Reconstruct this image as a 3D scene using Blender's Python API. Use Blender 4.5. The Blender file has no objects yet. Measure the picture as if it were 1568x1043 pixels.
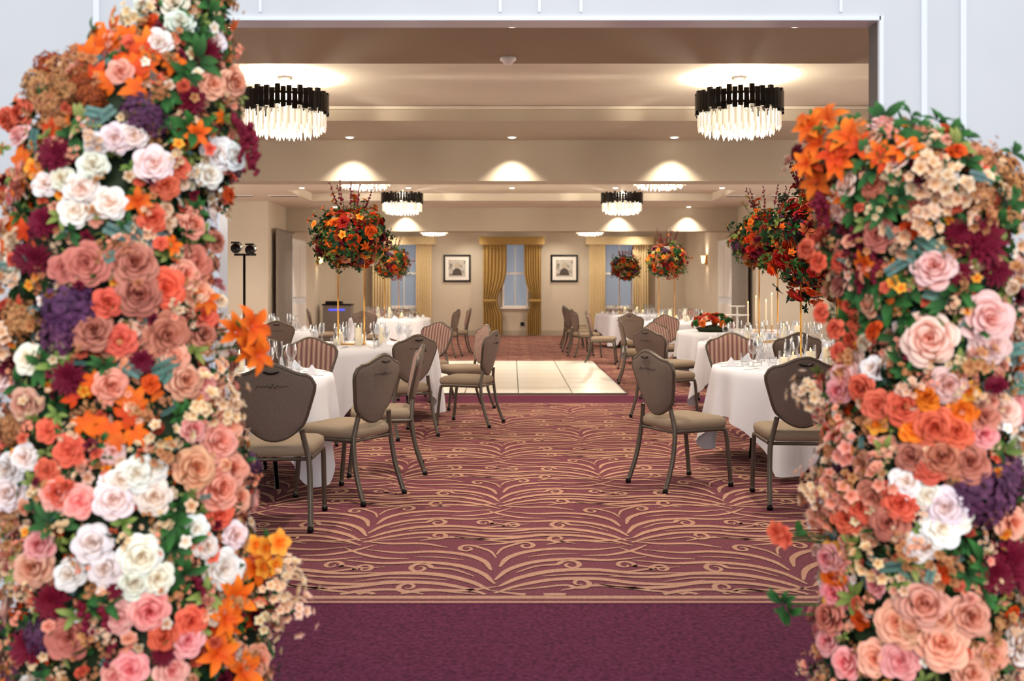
import bpy, math, random
import numpy as np
from mathutils import Vector
random.seed(7); np.random.seed(7)
rng=np.random.RandomState(11)
F=1524.0; CH=1.37
def lin(c):
    c=np.array(c,float)/255.0
    return tuple(np.where(c<=0.04045,c/12.92,((c+0.055)/1.055)**2.4))
# ---------------------------------------------------------------- materials
def newmat(name):
    m=bpy.data.materials.new(name); m.use_nodes=True
    nt=m.node_tree; b=nt.nodes.get('Principled BSDF'); return m,nt,b
def mat(name,rgb,rough=0.6,metal=0.0,spec=0.4,noise=0.0,nscale=20,bump=0.0,bscale=200,emis=None,estr=0,coat=0):
    m,nt,b=newmat(name)
    c=lin(rgb)
    b.inputs['Base Color'].default_value=(*c,1); b.inputs['Roughness'].default_value=rough
    b.inputs['Metallic'].default_value=metal; b.inputs['Specular IOR Level'].default_value=spec
    tc=nt.nodes.new('ShaderNodeTexCoord')
    if noise>0:
        n=nt.nodes.new('ShaderNodeTexNoise'); n.inputs['Scale'].default_value=nscale; n.inputs['Detail'].default_value=4
        nt.links.new(tc.outputs['Object'],n.inputs['Vector'])
        r=nt.nodes.new('ShaderNodeValToRGB')
        r.color_ramp.elements[0].position=0.3; r.color_ramp.elements[1].position=0.7
        r.color_ramp.elements[0].color=(*[x*(1-noise) for x in c],1); r.color_ramp.elements[1].color=(*[min(1,x*(1+noise)) for x in c],1)
        nt.links.new(n.outputs['Fac'],r.inputs['Fac']); nt.links.new(r.outputs['Color'],b.inputs['Base Color'])
    if bump>0:
        n2=nt.nodes.new('ShaderNodeTexNoise'); n2.inputs['Scale'].default_value=bscale
        nt.links.new(tc.outputs['Object'],n2.inputs['Vector'])
        bp=nt.nodes.new('ShaderNodeBump'); bp.inputs['Strength'].default_value=bump; bp.inputs['Distance'].default_value=0.01
        nt.links.new(n2.outputs['Fac'],bp.inputs['Height']); nt.links.new(bp.outputs['Normal'],b.inputs['Normal'])
    if emis is not None:
        b.inputs['Emission Color'].default_value=(*lin(emis),1); b.inputs['Emission Strength'].default_value=estr
    return m
def vcol_mat(name,rough=0.6):
    m,nt,b=newmat(name)
    a=nt.nodes.new('ShaderNodeAttribute'); a.attribute_name='Col'
    nt.links.new(a.outputs['Color'],b.inputs['Base Color'])
    b.inputs['Roughness'].default_value=rough; b.inputs['Specular IOR Level'].default_value=0.2
    return m
def glass_mat(name,tint=(0.90,0.92,0.94)):
    m,nt,b=newmat(name); nt.nodes.remove(b)
    t=nt.nodes.new('ShaderNodeBsdfTransparent'); t.inputs[0].default_value=(*tint,1)
    g=nt.nodes.new('ShaderNodeBsdfGlossy'); g.inputs['Roughness'].default_value=0.03
    lw=nt.nodes.new('ShaderNodeLayerWeight'); lw.inputs[0].default_value=0.42
    mx=nt.nodes.new('ShaderNodeMixShader'); nt.links.new(lw.outputs['Facing'],mx.inputs[0])
    nt.links.new(t.outputs[0],mx.inputs[1]); nt.links.new(g.outputs[0],mx.inputs[2])
    nt.links.new(mx.outputs[0],nt.nodes.get('Material Output').inputs[0]); return m
M={}
M['frontwall']=mat('white_panel_paint',(208,211,215),0.5,noise=0.02,nscale=3)
M['trimwhite']=mat('trim_gloss_white',(230,236,242),0.25)
M['reveal']=mat('door_reveal_grey',(90,84,82),0.5)
M['wall']=mat('beige_wall_paint',(204,194,176),0.8,noise=0.02,nscale=2)
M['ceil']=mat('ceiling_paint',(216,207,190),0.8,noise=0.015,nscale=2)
M['soffit']=mat('soffit_paint',(150,131,110),0.8,noise=0.015,nscale=2)  # ceiling paint darkened: the front soffit's dimness is put into its colour
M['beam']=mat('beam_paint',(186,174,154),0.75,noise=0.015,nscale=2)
M['skirt']=mat('skirting_taupe',(176,166,148),0.5)
M['plum']=mat('plum_carpet',(94,40,63),0.95,spec=0.1,noise=0.45,nscale=55,bump=0.6,bscale=260)
M['carpet']=mat('patterned_carpet_ground',(118,66,76),0.95,spec=0.1,noise=0.3,nscale=80,bump=0.6,bscale=260)  # same plum dye, with the hall's warmer light put into its colour
M['swirl']=mat('carpet_swirl_pile',(184,140,118),0.95,spec=0.1,noise=0.18,nscale=80,bump=0.5,bscale=260)
M['dance']=mat('dance_floor_white',(240,236,224),0.25,noise=0.02,nscale=2)
M['seam']=mat('dance_floor_trim',(110,104,96),0.3,metal=0.8)
M['cloth']=mat('white_tablecloth_linen',(222,223,230),0.85,bump=0.1,bscale=400)
M['frame']=mat('chair_frame_bronze',(94,84,74),0.4,metal=0.5,noise=0.06,nscale=30)
M['back']=mat('chair_back_taupe_fabric',(118,104,94),0.9,spec=0.2,noise=0.16,nscale=180,bump=0.3,bscale=600)
M['seat']=mat('chair_seat_fabric',(146,129,110),0.9,spec=0.2,noise=0.1,nscale=180,bump=0.3,bscale=600)
M['dark']=mat('black_metal',(24,22,22),0.35,metal=0.6)
M['black']=mat('chandelier_black_bronze',(26,22,20),0.25,metal=0.7)
M['gold']=mat('brushed_gold',(205,150,70),0.3,metal=1.0,noise=0.05,nscale=40)
M['nickel']=mat('brushed_nickel',(170,165,155),0.3,metal=1.0)
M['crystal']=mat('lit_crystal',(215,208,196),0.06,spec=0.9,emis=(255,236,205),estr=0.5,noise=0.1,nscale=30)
M['lamp']=mat('downlight_lens',(255,250,240),0.4,emis=(255,240,215),estr=12)
M['white']=mat('white_plastic',(235,232,226),0.4)
M['curtgold']=mat('gold_curtain_fabric',(176,146,86),0.7,noise=0.1,nscale=25)
M['curtcream']=mat('cream_gold_curtain',(226,208,166),0.75,noise=0.08,nscale=25)
M['curtgrey']=mat('grey_curtain',(134,126,118),0.8,noise=0.08,nscale=25)
M['pane']=mat('window_pane_daylight',(120,130,140),0.15,emis=(150,160,178),estr=0.4)
M['flower']=vcol_mat('silk_flower_petals')
M['glass']=glass_mat('clear_glass')
M['candle']=mat('ivory_candle_wax',(245,232,205),0.5,emis=(255,220,160),estr=0.25)
M['flame']=mat('candle_flame',(255,200,120),0.5,emis=(255,190,100),estr=15)
M['blue']=mat('led_blue',(80,90,240),0.5,emis=(90,100,255),estr=0.8)
M['vent']=mat('vent_dark',(70,64,58),0.6)
M['thread']=mat('embroidery_thread',(62,52,48),0.7)
M['shade']=mat('sconce_shade',(250,235,205),0.6,emis=(255,225,170),estr=2.0)
m,nt,b=newmat('striped_chair_fabric'); M['stripe']=m
tc=nt.nodes.new('ShaderNodeTexCoord'); sp=nt.nodes.new('ShaderNodeSeparateXYZ'); nt.links.new(tc.outputs['Object'],sp.inputs[0])
ml=nt.nodes.new('ShaderNodeMath'); ml.operation='MULTIPLY'; ml.inputs[1].default_value=math.pi*2/0.042; nt.links.new(sp.outputs['X'],ml.inputs[0])
sn=nt.nodes.new('ShaderNodeMath'); sn.operation='SINE'; nt.links.new(ml.outputs[0],sn.inputs[0])
ad=nt.nodes.new('ShaderNodeMath'); ad.operation='MULTIPLY_ADD'; ad.inputs[1].default_value=0.5; ad.inputs[2].default_value=0.5; nt.links.new(sn.outputs[0],ad.inputs[0])
cr=nt.nodes.new('ShaderNodeValToRGB'); cr.color_ramp.interpolation='CONSTANT'
els=cr.color_ramp.elements; els[0].position=0; els[0].color=(*lin((112,68,64)),1); els[1].position=0.35; els[1].color=(*lin((160,130,114)),1)
e=els.new(0.6); e.color=(*lin((130,90,82)),1); e=els.new(0.8); e.color=(*lin((168,144,126)),1)
nt.links.new(ad.outputs[0],cr.inputs[0]); nt.links.new(cr.outputs[0],b.inputs['Base Color']); b.inputs['Roughness'].default_value=0.7
m,nt,b=newmat('portrait_print'); M['art']=m
tc=nt.nodes.new('ShaderNodeTexCoord'); n=nt.nodes.new('ShaderNodeTexVoronoi'); n.inputs['Scale'].default_value=9
n3=nt.nodes.new('ShaderNodeTexNoise'); n3.inputs['Scale'].default_value=6; n3.inputs['Detail'].default_value=6
nt.links.new(tc.outputs['Object'],n.inputs['Vector']); nt.links.new(tc.outputs['Object'],n3.inputs['Vector'])
mm=nt.nodes.new('ShaderNodeMath'); mm.operation='ADD'; nt.links.new(n.outputs['Distance'],mm.inputs[0]); nt.links.new(n3.outputs['Fac'],mm.inputs[1])
cr=nt.nodes.new('ShaderNodeValToRGB'); cr.color_ramp.elements[0].position=0.55; cr.color_ramp.elements[0].color=(0.12,0.11,0.09,1)
cr.color_ramp.elements[1].position=1.05; cr.color_ramp.elements[1].color=(0.5,0.47,0.42,1)
nt.links.new(mm.outputs[0],cr.inputs[0]); nt.links.new(cr.outputs[0],b.inputs['Base Color'])
# ---------------------------------------------------------------- mesh builder
class MB:
    def __init__(s): s.V=[];s.F=[];s.C=[];s.mats=[];s.n=0
    def mi(s,m):
        if m not in s.mats: s.mats.append(m)
        return s.mats.index(m)
    def add(s,V,Fs,m,col=None,smooth=True):
        V=np.asarray(V,float).reshape(-1,3); k=len(V)
        if isinstance(Fs,np.ndarray): Fs=[Fs]
        mi=s.mi(m)
        for f in Fs:
            f=np.asarray(f,int)
            if f.ndim==1: f=f[None]
            s.F.append((f+s.n,mi,smooth))
        s.V.append(V)
        if col is None: c=np.ones((k,3))*0.8
        else:
            c=np.asarray(col,float)
            if c.ndim==1: c=np.tile(c,(k,1))
        s.C.append(c); s.n+=k
    def mesh(s,name,vc=True):
        me=bpy.data.meshes.new(name)
        V=np.concatenate(s.V); me.vertices.add(len(V)); me.vertices.foreach_set('co',V.astype(np.float32).ravel())
        idx=np.concatenate([f.ravel() for f,_,_ in s.F]); tot=np.concatenate([np.full(len(f),f.shape[1]) for f,_,_ in s.F])
        st=np.concatenate([[0],np.cumsum(tot)[:-1]])
        me.loops.add(len(idx)); me.loops.foreach_set('vertex_index',idx.astype(np.int32))
        me.polygons.add(len(tot)); me.polygons.foreach_set('loop_start',st.astype(np.int32))
        mi=np.concatenate([np.full(len(f),i) for f,i,_ in s.F]); sm=np.concatenate([np.full(len(f),x) for f,_,x in s.F])
        for m in s.mats: me.materials.append(M[m])
        me.polygons.foreach_set('material_index',mi.astype(np.int32)); me.polygons.foreach_set('use_smooth',sm.astype(bool))
        me.update(calc_edges=True)
        if vc:
            ca=me.color_attributes.new('Col','FLOAT_COLOR','POINT')
            C=np.concatenate(s.C); C=np.hstack([C,np.ones((len(C),1))]); ca.data.foreach_set('color',C.astype(np.float32).ravel())
        return me
    def obj(s,name,loc=(0,0,0),rot=0,parent=None,vc=True):
        return put(s.mesh(name,vc),name,loc,rot,parent)
def put(me,name,loc=(0,0,0),rot=0,parent=None):
    o=bpy.data.objects.new(name,me); bpy.context.scene.collection.objects.link(o)
    o.location=loc; o.rotation_euler=(0,0,math.radians(rot))
    if parent: o.parent=parent
    return o
def boxg(x0,x1,y0,y1,z0,z1):
    V=np.array([[x,y,z] for z in (z0,z1) for y in (y0,y1) for x in (x0,x1)],float)
    Fq=np.array([[0,2,3,1],[4,5,7,6],[0,1,5,4],[2,6,7,3],[0,4,6,2],[1,3,7,5]]); return V,Fq
def box(mb,x0,x1,y0,y1,z0,z1,m): V,f=boxg(x0,x1,y0,y1,z0,z1); mb.add(V,f,m,smooth=False)
def bobj(name,x0,x1,y0,y1,z0,z1,m,parent=None):
    mb=MB(); cx,cy,cz=(x0+x1)/2,(y0+y1)/2,(z0+z1)/2
    box(mb,x0-cx,x1-cx,y0-cy,y1-cy,z0-cz,z1-cz,m); return mb.obj(name,(cx,cy,cz),parent=parent,vc=False)
def gridf(nu,nv,cu=False,cv=False):
    i=np.arange(nu if cu else nu-1); j=np.arange(nv if cv else nv-1)
    I,J=np.meshgrid(i,j,indexing='ij'); I=I.ravel();J=J.ravel(); I2=(I+1)%nu; J2=(J+1)%nv
    return np.stack([I*nv+J,I2*nv+J,I2*nv+J2,I*nv+J2],1)
def lathe(mb,prof,m,n=16,c=(0,0,0),col=None,smooth=True,cap=True):
    p=np.array(prof,float); a=np.linspace(0,2*math.pi,n,endpoint=False)
    V=np.stack([np.outer(np.cos(a),p[:,0])+c[0],np.outer(np.sin(a),p[:,0])+c[1],np.tile(p[:,1],(n,1))+c[2]],-1)
    k=len(p); fs=[gridf(n,k,cu=True)]
    if cap:
        if p[0,0]>1e-4: fs.append(np.array([[i*k for i in range(n)][::-1]]))
        if p[-1,0]>1e-4: fs.append(np.array([[i*k+k-1 for i in range(n)]]))
    mb.add(V.reshape(-1,3),fs,m,col,smooth)
def tube(mb,pts,r,m,n=8,col=None,flat=1.0):
    P=np.array(pts,float); k=len(P); r=np.broadcast_to(np.array(r,float),(k,))
    T=np.gradient(P,axis=0); T/=np.linalg.norm(T,axis=1)[:,None]+1e-9
    up=np.array([0,0,1.]) if abs(T[0,2])<0.9 else np.array([1.,0,0])
    N=np.cross(T[0],up); N/=np.linalg.norm(N); a=np.linspace(0,2*math.pi,n,endpoint=False); R=[]
    for i in range(k):
        N=N-T[i]*np.dot(N,T[i]); N/=np.linalg.norm(N)+1e-9; B=np.cross(T[i],N)
        R.append(P[i]+r[i]*(np.outer(np.cos(a),N)+flat*np.outer(np.sin(a),B)))
    V=np.array(R).reshape(-1,3); fs=[gridf(k,n,cv=True),np.array([list(range(n))[::-1]]),np.array([[(k-1)*n+i for i in range(n)]])]
    mb.add(V,fs,m,col)
def catmull(P,n=10):
    P=np.array(P,float); P=np.vstack([2*P[0]-P[1],P,2*P[-1]-P[-2]]); out=[]
    for i in range(1,len(P)-2):
        for t in np.linspace(0,1,n,endpoint=False):
            a,b,c,d=P[i-1],P[i],P[i+1],P[i+2]
            out.append(0.5*((2*b)+(-a+c)*t+(2*a-5*b+4*c-d)*t*t+(-a+3*b-3*c+d)*t**3))
    out.append(P[-2]); return np.array(out)
# ================================================================= ROOM SHELL
YW=4.2
LX,RX,LZ=-1.237,1.552,2.50
bobj('floor_foyer',-6,6,-4,4.3,-0.1,0,'plum')
FL=bobj('floor',-7.5,7.5,4.3,28.2,-0.1,0,'carpet')
bobj('wall_front_left',-6,LX,YW,4.3,0,3.4,'frontwall')
bobj('wall_front_right',RX,6,YW,4.3,0,3.4,'frontwall')
bobj('wall_front_lintel',LX,RX,YW,4.3,LZ,3.4,'frontwall')
mb=MB()
box(mb,LX-0.02,LX+0.006,YW-0.014,4.31,0,LZ+0.012,'trimwhite'); box(mb,RX-0.006,RX+0.012,YW-0.012,YW+0.01,0,LZ+0.012,'trimwhite'); box(mb,RX-0.008,RX+0.01,YW+0.01,4.31,0,LZ+0.01,'reveal')
box(mb,LX,RX,YW-0.012,4.31,LZ-0.006,LZ+0.012,'trimwhite'); mb.obj('trim_opening',vc=False)
mb=MB()
for x in (1.735,1.90,2.6,-1.55,-1.75,-2.5):
    box(mb,x-0.012,x+0.012,YW-0.012,YW,0.0,3.4,'trimwhite')
for x in (-1.06,-0.05,0.115,0.29,1.385):
    box(mb,x-0.006,x+0.006,YW-0.01,YW,LZ+0.03,3.4,'trimwhite')
box(mb,RX+0.012,6,YW-0.02,YW,0,0.14,'trimwhite'); box(mb,-6,LX-0.02,YW-0.02,YW,0,0.14,'trimwhite')
mb.obj('trim_panel_battens',vc=False)
bobj('wall_left',-7.6,-7.5,4.3,20,0,3.4,'wall'); bobj('wall_right',7.5,7.6,4.3,20,0,3.4,'wall')
bobj('wall_alcove_left',-7.6,-4.9,20,20.1,0,3.4,'wall'); bobj('wall_alcove_right',4.9,7.6,20,20.1,0,3.4,'wall')
bobj('wall_rear_left',-5.0,-4.9,20.1,28.2,0,3.4,'wall'); bobj('wall_rear_right',4.9,5.0,20.1,28.2,0,3.4,'wall')
bobj('wall_back',-5.0,5.0,28.2,28.3,0,3.4,'wall')
bobj('baseboard_back',-4.9,4.9,28.18,28.2,0,0.15,'skirt')
bobj('baseboard_alcove_left',-7.5,-4.9,19.98,20,0,0.15,'skirt'); bobj('baseboard_alcove_right',4.9,7.5,19.98,20,0,0.15,'skirt')
bobj('baseboard_rear_left',-4.9,-4.88,20.1,28.18,0,0.15,'skirt'); bobj('baseboard_rear_right',4.88,4.9,20.1,28.18,0,0.15,'skirt')
bobj('ceiling',-7.6,7.6,4.3,28.3,3.25,3.4,'ceil')
ZS=3.10
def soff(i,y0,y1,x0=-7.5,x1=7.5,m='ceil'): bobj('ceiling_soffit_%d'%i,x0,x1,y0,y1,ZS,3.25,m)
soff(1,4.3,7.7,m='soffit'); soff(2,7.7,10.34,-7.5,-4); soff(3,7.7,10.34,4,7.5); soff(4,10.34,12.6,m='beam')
soff(5,12.6,15.2,-7.5,-4); soff(6,12.6,15.2,4,7.5); soff(7,15.2,17.7)
soff(8,17.7,19.9,-7.5,-4); soff(9,17.7,19.9,4,7.5); soff(10,19.9,24.4)
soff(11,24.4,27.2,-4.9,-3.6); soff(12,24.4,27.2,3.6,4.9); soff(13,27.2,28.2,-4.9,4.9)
bobj('ceiling_beam_1',-7.5,7.5,11.7,12.1,2.62,ZS,'beam')
bobj('ceiling_beam_2',-4.9,4.9,21.6,22.0,2.585,ZS,'beam')
mb=MB()
for (y,z) in ((10.33,3.235),(19.89,3.235),(15.19,3.235),(27.19,3.235)):
    box(mb,-4,4,y-0.03,y+0.01,z-0.02,z+0.01,'ceil')
mb.obj('trim_recess',vc=False)
# ================================================================= CARPET PATTERN
def ribbon(P,w,z,prof=0.7):
    P=np.array(P); n=len(P); T=np.gradient(P,axis=0); T/=np.linalg.norm(T,axis=1)[:,None]+1e-9
    N=np.stack([-T[:,1],T[:,0]],1); t=np.linspace(0,1,n); W=w*(np.sin(np.pi*np.clip(t*0.93+0.05,0,1))**prof)[:,None]/2
    A=P+N*W;B=P-N*W
    return np.concatenate([np.hstack([A,np.full((n,1),z)]),np.hstack([B,np.full((n,1),z)])]),np.stack([np.arange(n-1),np.arange(n-1)+n,np.arange(1,n)+n,np.arange(1,n)],1)
def spiral(lead,c,r0,a0,turns,sgn=1):
    t=np.linspace(0,1,22); a=a0+sgn*turns*2*np.pi*t; r=r0*(1-0.75*t)
    S=np.stack([c[0]+r*np.cos(a),c[1]+1.5*r*np.sin(a)],1)
    return np.vstack([catmull(lead+[tuple(S[0])],7)[:-1],S])
Wt=0.72; Ht=0.88
st=[]
def S(P,w,n=9): st.append((catmull(P,n),w))
# long flowing tapered strands
S([(0.00,-0.02),(0.12,0.10),(0.28,0.19),(0.48,0.20),(0.66,0.13),(0.84,0.12),(0.98,0.18)],0.044)
S([(0.02,0.08),(0.12,0.22),(0.28,0.33),(0.48,0.35),(0.68,0.29),(0.90,0.30)],0.050)
S([(0.00,0.18),(0.07,0.36),(0.20,0.49),(0.38,0.54),(0.56,0.52),(0.76,0.58)],0.044)
S([(0.30,0.02),(0.44,0.09),(0.58,0.08),(0.70,0.02),(0.84,-0.02)],0.034)
S([(0.02,0.40),(0.06,0.56),(0.16,0.68),(0.32,0.74),(0.50,0.72),(0.68,0.78)],0.042)
S([(0.44,0.60),(0.58,0.62),(0.70,0.70),(0.80,0.82)],0.030)
S([(0.26,0.82),(0.40,0.90),(0.58,0.90),(0.74,0.96)],0.034)
S([(0.22,0.24),(0.36,0.27),(0.52,0.27),(0.66,0.21)],0.020)
S([(0.16,0.58),(0.28,0.63),(0.42,0.64)],0.018)
st.append((spiral([(0.06,0.02),(0.20,0.06),(0.32,0.10)],(0.395,0.13),0.052,-2.0,1.2,1),0.026))
st.append((spiral([(0.10,0.30),(0.20,0.41),(0.30,0.44)],(0.37,0.435),0.056,2.6,1.25,-1),0.028))
st.append((spiral([(0.90,0.40),(0.80,0.38),(0.70,0.42)],(0.635,0.43),0.050,-0.4,1.15,1),0.026))
st.append((spiral([(0.00,0.62),(0.03,0.74),(0.09,0.82)],(0.155,0.80),0.048,2.2,1.2,-1),0.026))
mb=MB(); V_=[];F_=[];k=0
for r in range(-1,30):
    y0=4.44+r*Ht
    for c in range(-8,8):
        x0=c*2*Wt+(Wt if r%2 else 0)-0.08
        if abs(x0)>6.2: continue
        for mir in (1,-1):
            for P,w in st:
                Q=P.copy(); Q[:,0]=x0+mir*Q[:,0]; Q[:,1]=y0+Q[:,1]+(0.03*mir)
                keep=(Q[:,1]>4.43)&(Q[:,1]<28.1)&~((Q[:,1]>11.70)&(Q[:,1]<12.66))
                keep&=~((Q[:,0]>-2.03)&(Q[:,0]<1.50)&(Q[:,1]>12.6)&(Q[:,1]<18.23)); keep&=(np.abs(Q[:,0])<np.where(Q[:,1]>19.8,4.8,7.4))
                if keep.sum()<4: continue
                V,f=ribbon(Q,w*1.05,0.0025+0.0002*(len(V_)%4)); n=len(Q)
                f=f[keep[:-1]&keep[1:]]
                if len(f)==0: continue
                V_.append(V);F_.append(f+k);k+=len(V)
mb.add(np.concatenate(V_),np.concatenate(F_),'swirl',smooth=False)
for (a,b) in ((4.315,4.335),(4.375,4.41),(11.74,11.76),(12.60,12.62)):
    box(mb,-7.4,7.4,a,b,0,0.003,'swirl')
box(mb,-7.4,7.4,11.76,12.60,0,0.002,'plum')
box(mb,-7.4,7.4,4.3,4.315,0,0.0015,'plum')
mb.obj('carpet_swirls',loc=(0,-16.25,0.05),parent=FL,vc=False)
mb=MB(); box(mb,-2.0,1.47,12.65,18.2,0,0.022,'seam')
for i in range(5):
    for j in range(8):
        x0=-2.0+0.03+i*0.686; y0=12.68+j*0.688
        box(mb,x0,x0+0.672,y0,y0+0.674,0.02,0.026,'dance')
mb.obj('dance_floor',vc=False)
# ================================================================= DOWNLIGHTS
def light(kind,name,loc,power,color=(1,0.88,0.73),parent=None,**kw):
    l=bpy.data.lights.new(name,kind); l.energy=power; l.color=color
    for a,v in kw.items(): setattr(l,a,v)
    o=bpy.data.objects.new(name,l); bpy.context.scene.collection.objects.link(o); o.location=loc
    if parent: o.parent=parent
    return o
mb=MB(); lathe(mb,[(0.040,-0.004),(0.054,-0.006),(0.060,-0.003),(0.060,0.0)],'white',24,cap=False); lathe(mb,[(0.0,-0.013),(0.030,-0.012),(0.041,-0.006),(0.042,-0.002)],'lamp',24,cap=False)
DL=mb.mesh('recessed_downlight',False)
def downlight(x,y,z,p,half=42,blend=0.5):
    o=put(DL,'recessed_downlight',(x,y,z))
    light('SPOT','lamp',(0,0,-0.04),p,parent=o,spot_size=math.radians(2*half),spot_blend=blend,shadow_soft_size=0.02)
for x in (-1.87,0,1.87): downlight(x,6.56,ZS,170,60,0.9)
for x in (-1.87,0,1.87): downlight(x,11.47,ZS,170,50,1.0)
for x in (-3.74,3.74): downlight(x,11.47,ZS,100,50,1.0)
for x in (-3.65,-1.8,0,1.8,3.65): downlight(x,17.3,ZS,150,62,0.9)
for x in (-3.8,-2.3,2.3,3.8): downlight(x,21.40,ZS,170,50,1.0)
for x in (-3.0,3.0,0): downlight(x,23.6,ZS,170,64,0.9)
for x in (-3.4,-1.2,1.2,3.4): downlight(x,27.45,ZS,75,64,1.0)  # row added to brighten the back wall and curtains
for x in (-5.4,5.4):
    for y in (9,14.5,18.2): downlight(x,y,ZS,150,62,0.9)
# ================================================================= CHANDELIERS
def chandelier():
    mb=MB(); R=0.375
    lathe(mb,[(0.0,0.0),(0.065,0.0),(0.07,-0.012),(0.05,-0.028),(0.012,-0.03),(0.012,-0.05)],'nickel',20)
    for i in range(3):
        z=-0.055-0.028*i; a=np.linspace(0,2*np.pi,13)
        P=np.stack([0.012*np.cos(a),0*a,z+0.016*np.sin(a)],1) if i%2 else np.stack([0*a,0.012*np.cos(a),z+0.016*np.sin(a)],1)
        tube(mb,P,0.003,'nickel',6)
    for a in range(4):
        an=a*math.pi/2+0.4; tube(mb,[(0,0,-0.12),(0.5*R*math.cos(an),0.5*R*math.sin(an),-0.15),(R*math.cos(an),R*math.sin(an),-0.19)],0.005,'nickel',6)
    for z in (-0.19,-0.27): lathe(mb,[(R-0.03,z),(R-0.015,z),(R-0.015,z-0.02),(R-0.03,z-0.02),(R-0.03,z)],'black',48,cap=False,smooth=False)
    nb=50
    for i in range(nb):
        a=2*math.pi*i/nb; ca,sa=math.cos(a),math.sin(a); dz=[0.0,-0.022,0.012,-0.012][i%4]
        V,f=boxg(-0.014,0.014,-0.021,0.021,-0.32+dz,-0.145+dz)
        W=V.copy(); W[:,0]=(R+V[:,0])*ca-V[:,1]*sa; W[:,1]=(R+V[:,0])*sa+V[:,1]*ca; mb.add(W,f,'black',smooth=False)
    for (rr,n,zt,zb,w) in ((R-0.02,40,-0.30,-0.49,0.012),(R-0.075,34,-0.32,-0.53,0.012),(R-0.15,22,-0.32,-0.545,0.012),(R-0.25,10,-0.32,-0.55,0.012)):
        for i in range(n):
            a=2*math.pi*(i+0.5*(n%4))/n; z2=zb+(0.018 if i%2 else 0)
            cx,cy=rr*math.cos(a),rr*math.sin(a); aa=a+math.pi/4*np.arange(4)*2
            ring=lambda s,z:[(cx+s*math.cos(q),cy+s*math.sin(q),z) for q in aa]
            V=[(cx,cy,zt)]+ring(w,zt-0.02)+ring(w,z2+0.03)+[(cx,cy,z2)]
            f4=np.array([[1+j,1+(j+1)%4,5+(j+1)%4,5+j] for j in range(4)]); f3=np.array([[0,1+(j+1)%4,1+j] for j in range(4)]+[[9,5+j,5+(j+1)%4] for j in range(4)])
            mb.add(V,[f4,f3],'crystal',smooth=False)
    return mb.mesh('chandelier',False)
CHM=chandelier()
for y,p in ((8.9,1),(13.7,1),(18.4,1),(25.9,.9)):
    for x in (-2.03,2.03):
        o=put(CHM,'chandelier',(x,y,3.25))
        light('POINT','bulb',(0.0,0,-0.16),75*p,(1,.87,.68),parent=o,shadow_soft_size=0.05)
        light('POINT','bulb_lower',(0,0,-0.50),85*p,(1,.88,.72),parent=o,shadow_soft_size=0.05)
for sx in (-1,1):
    l=light('AREA','window_daylight',(sx*7.3,12.0,1.7),220,(1,0.93,0.85),shape='RECTANGLE',size=13.0,size_y=2.2)  # added lamps along the unseen side walls, soft fill for the hall
    l.rotation_euler=(math.radians(90),0,math.radians(90*sx))
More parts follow.
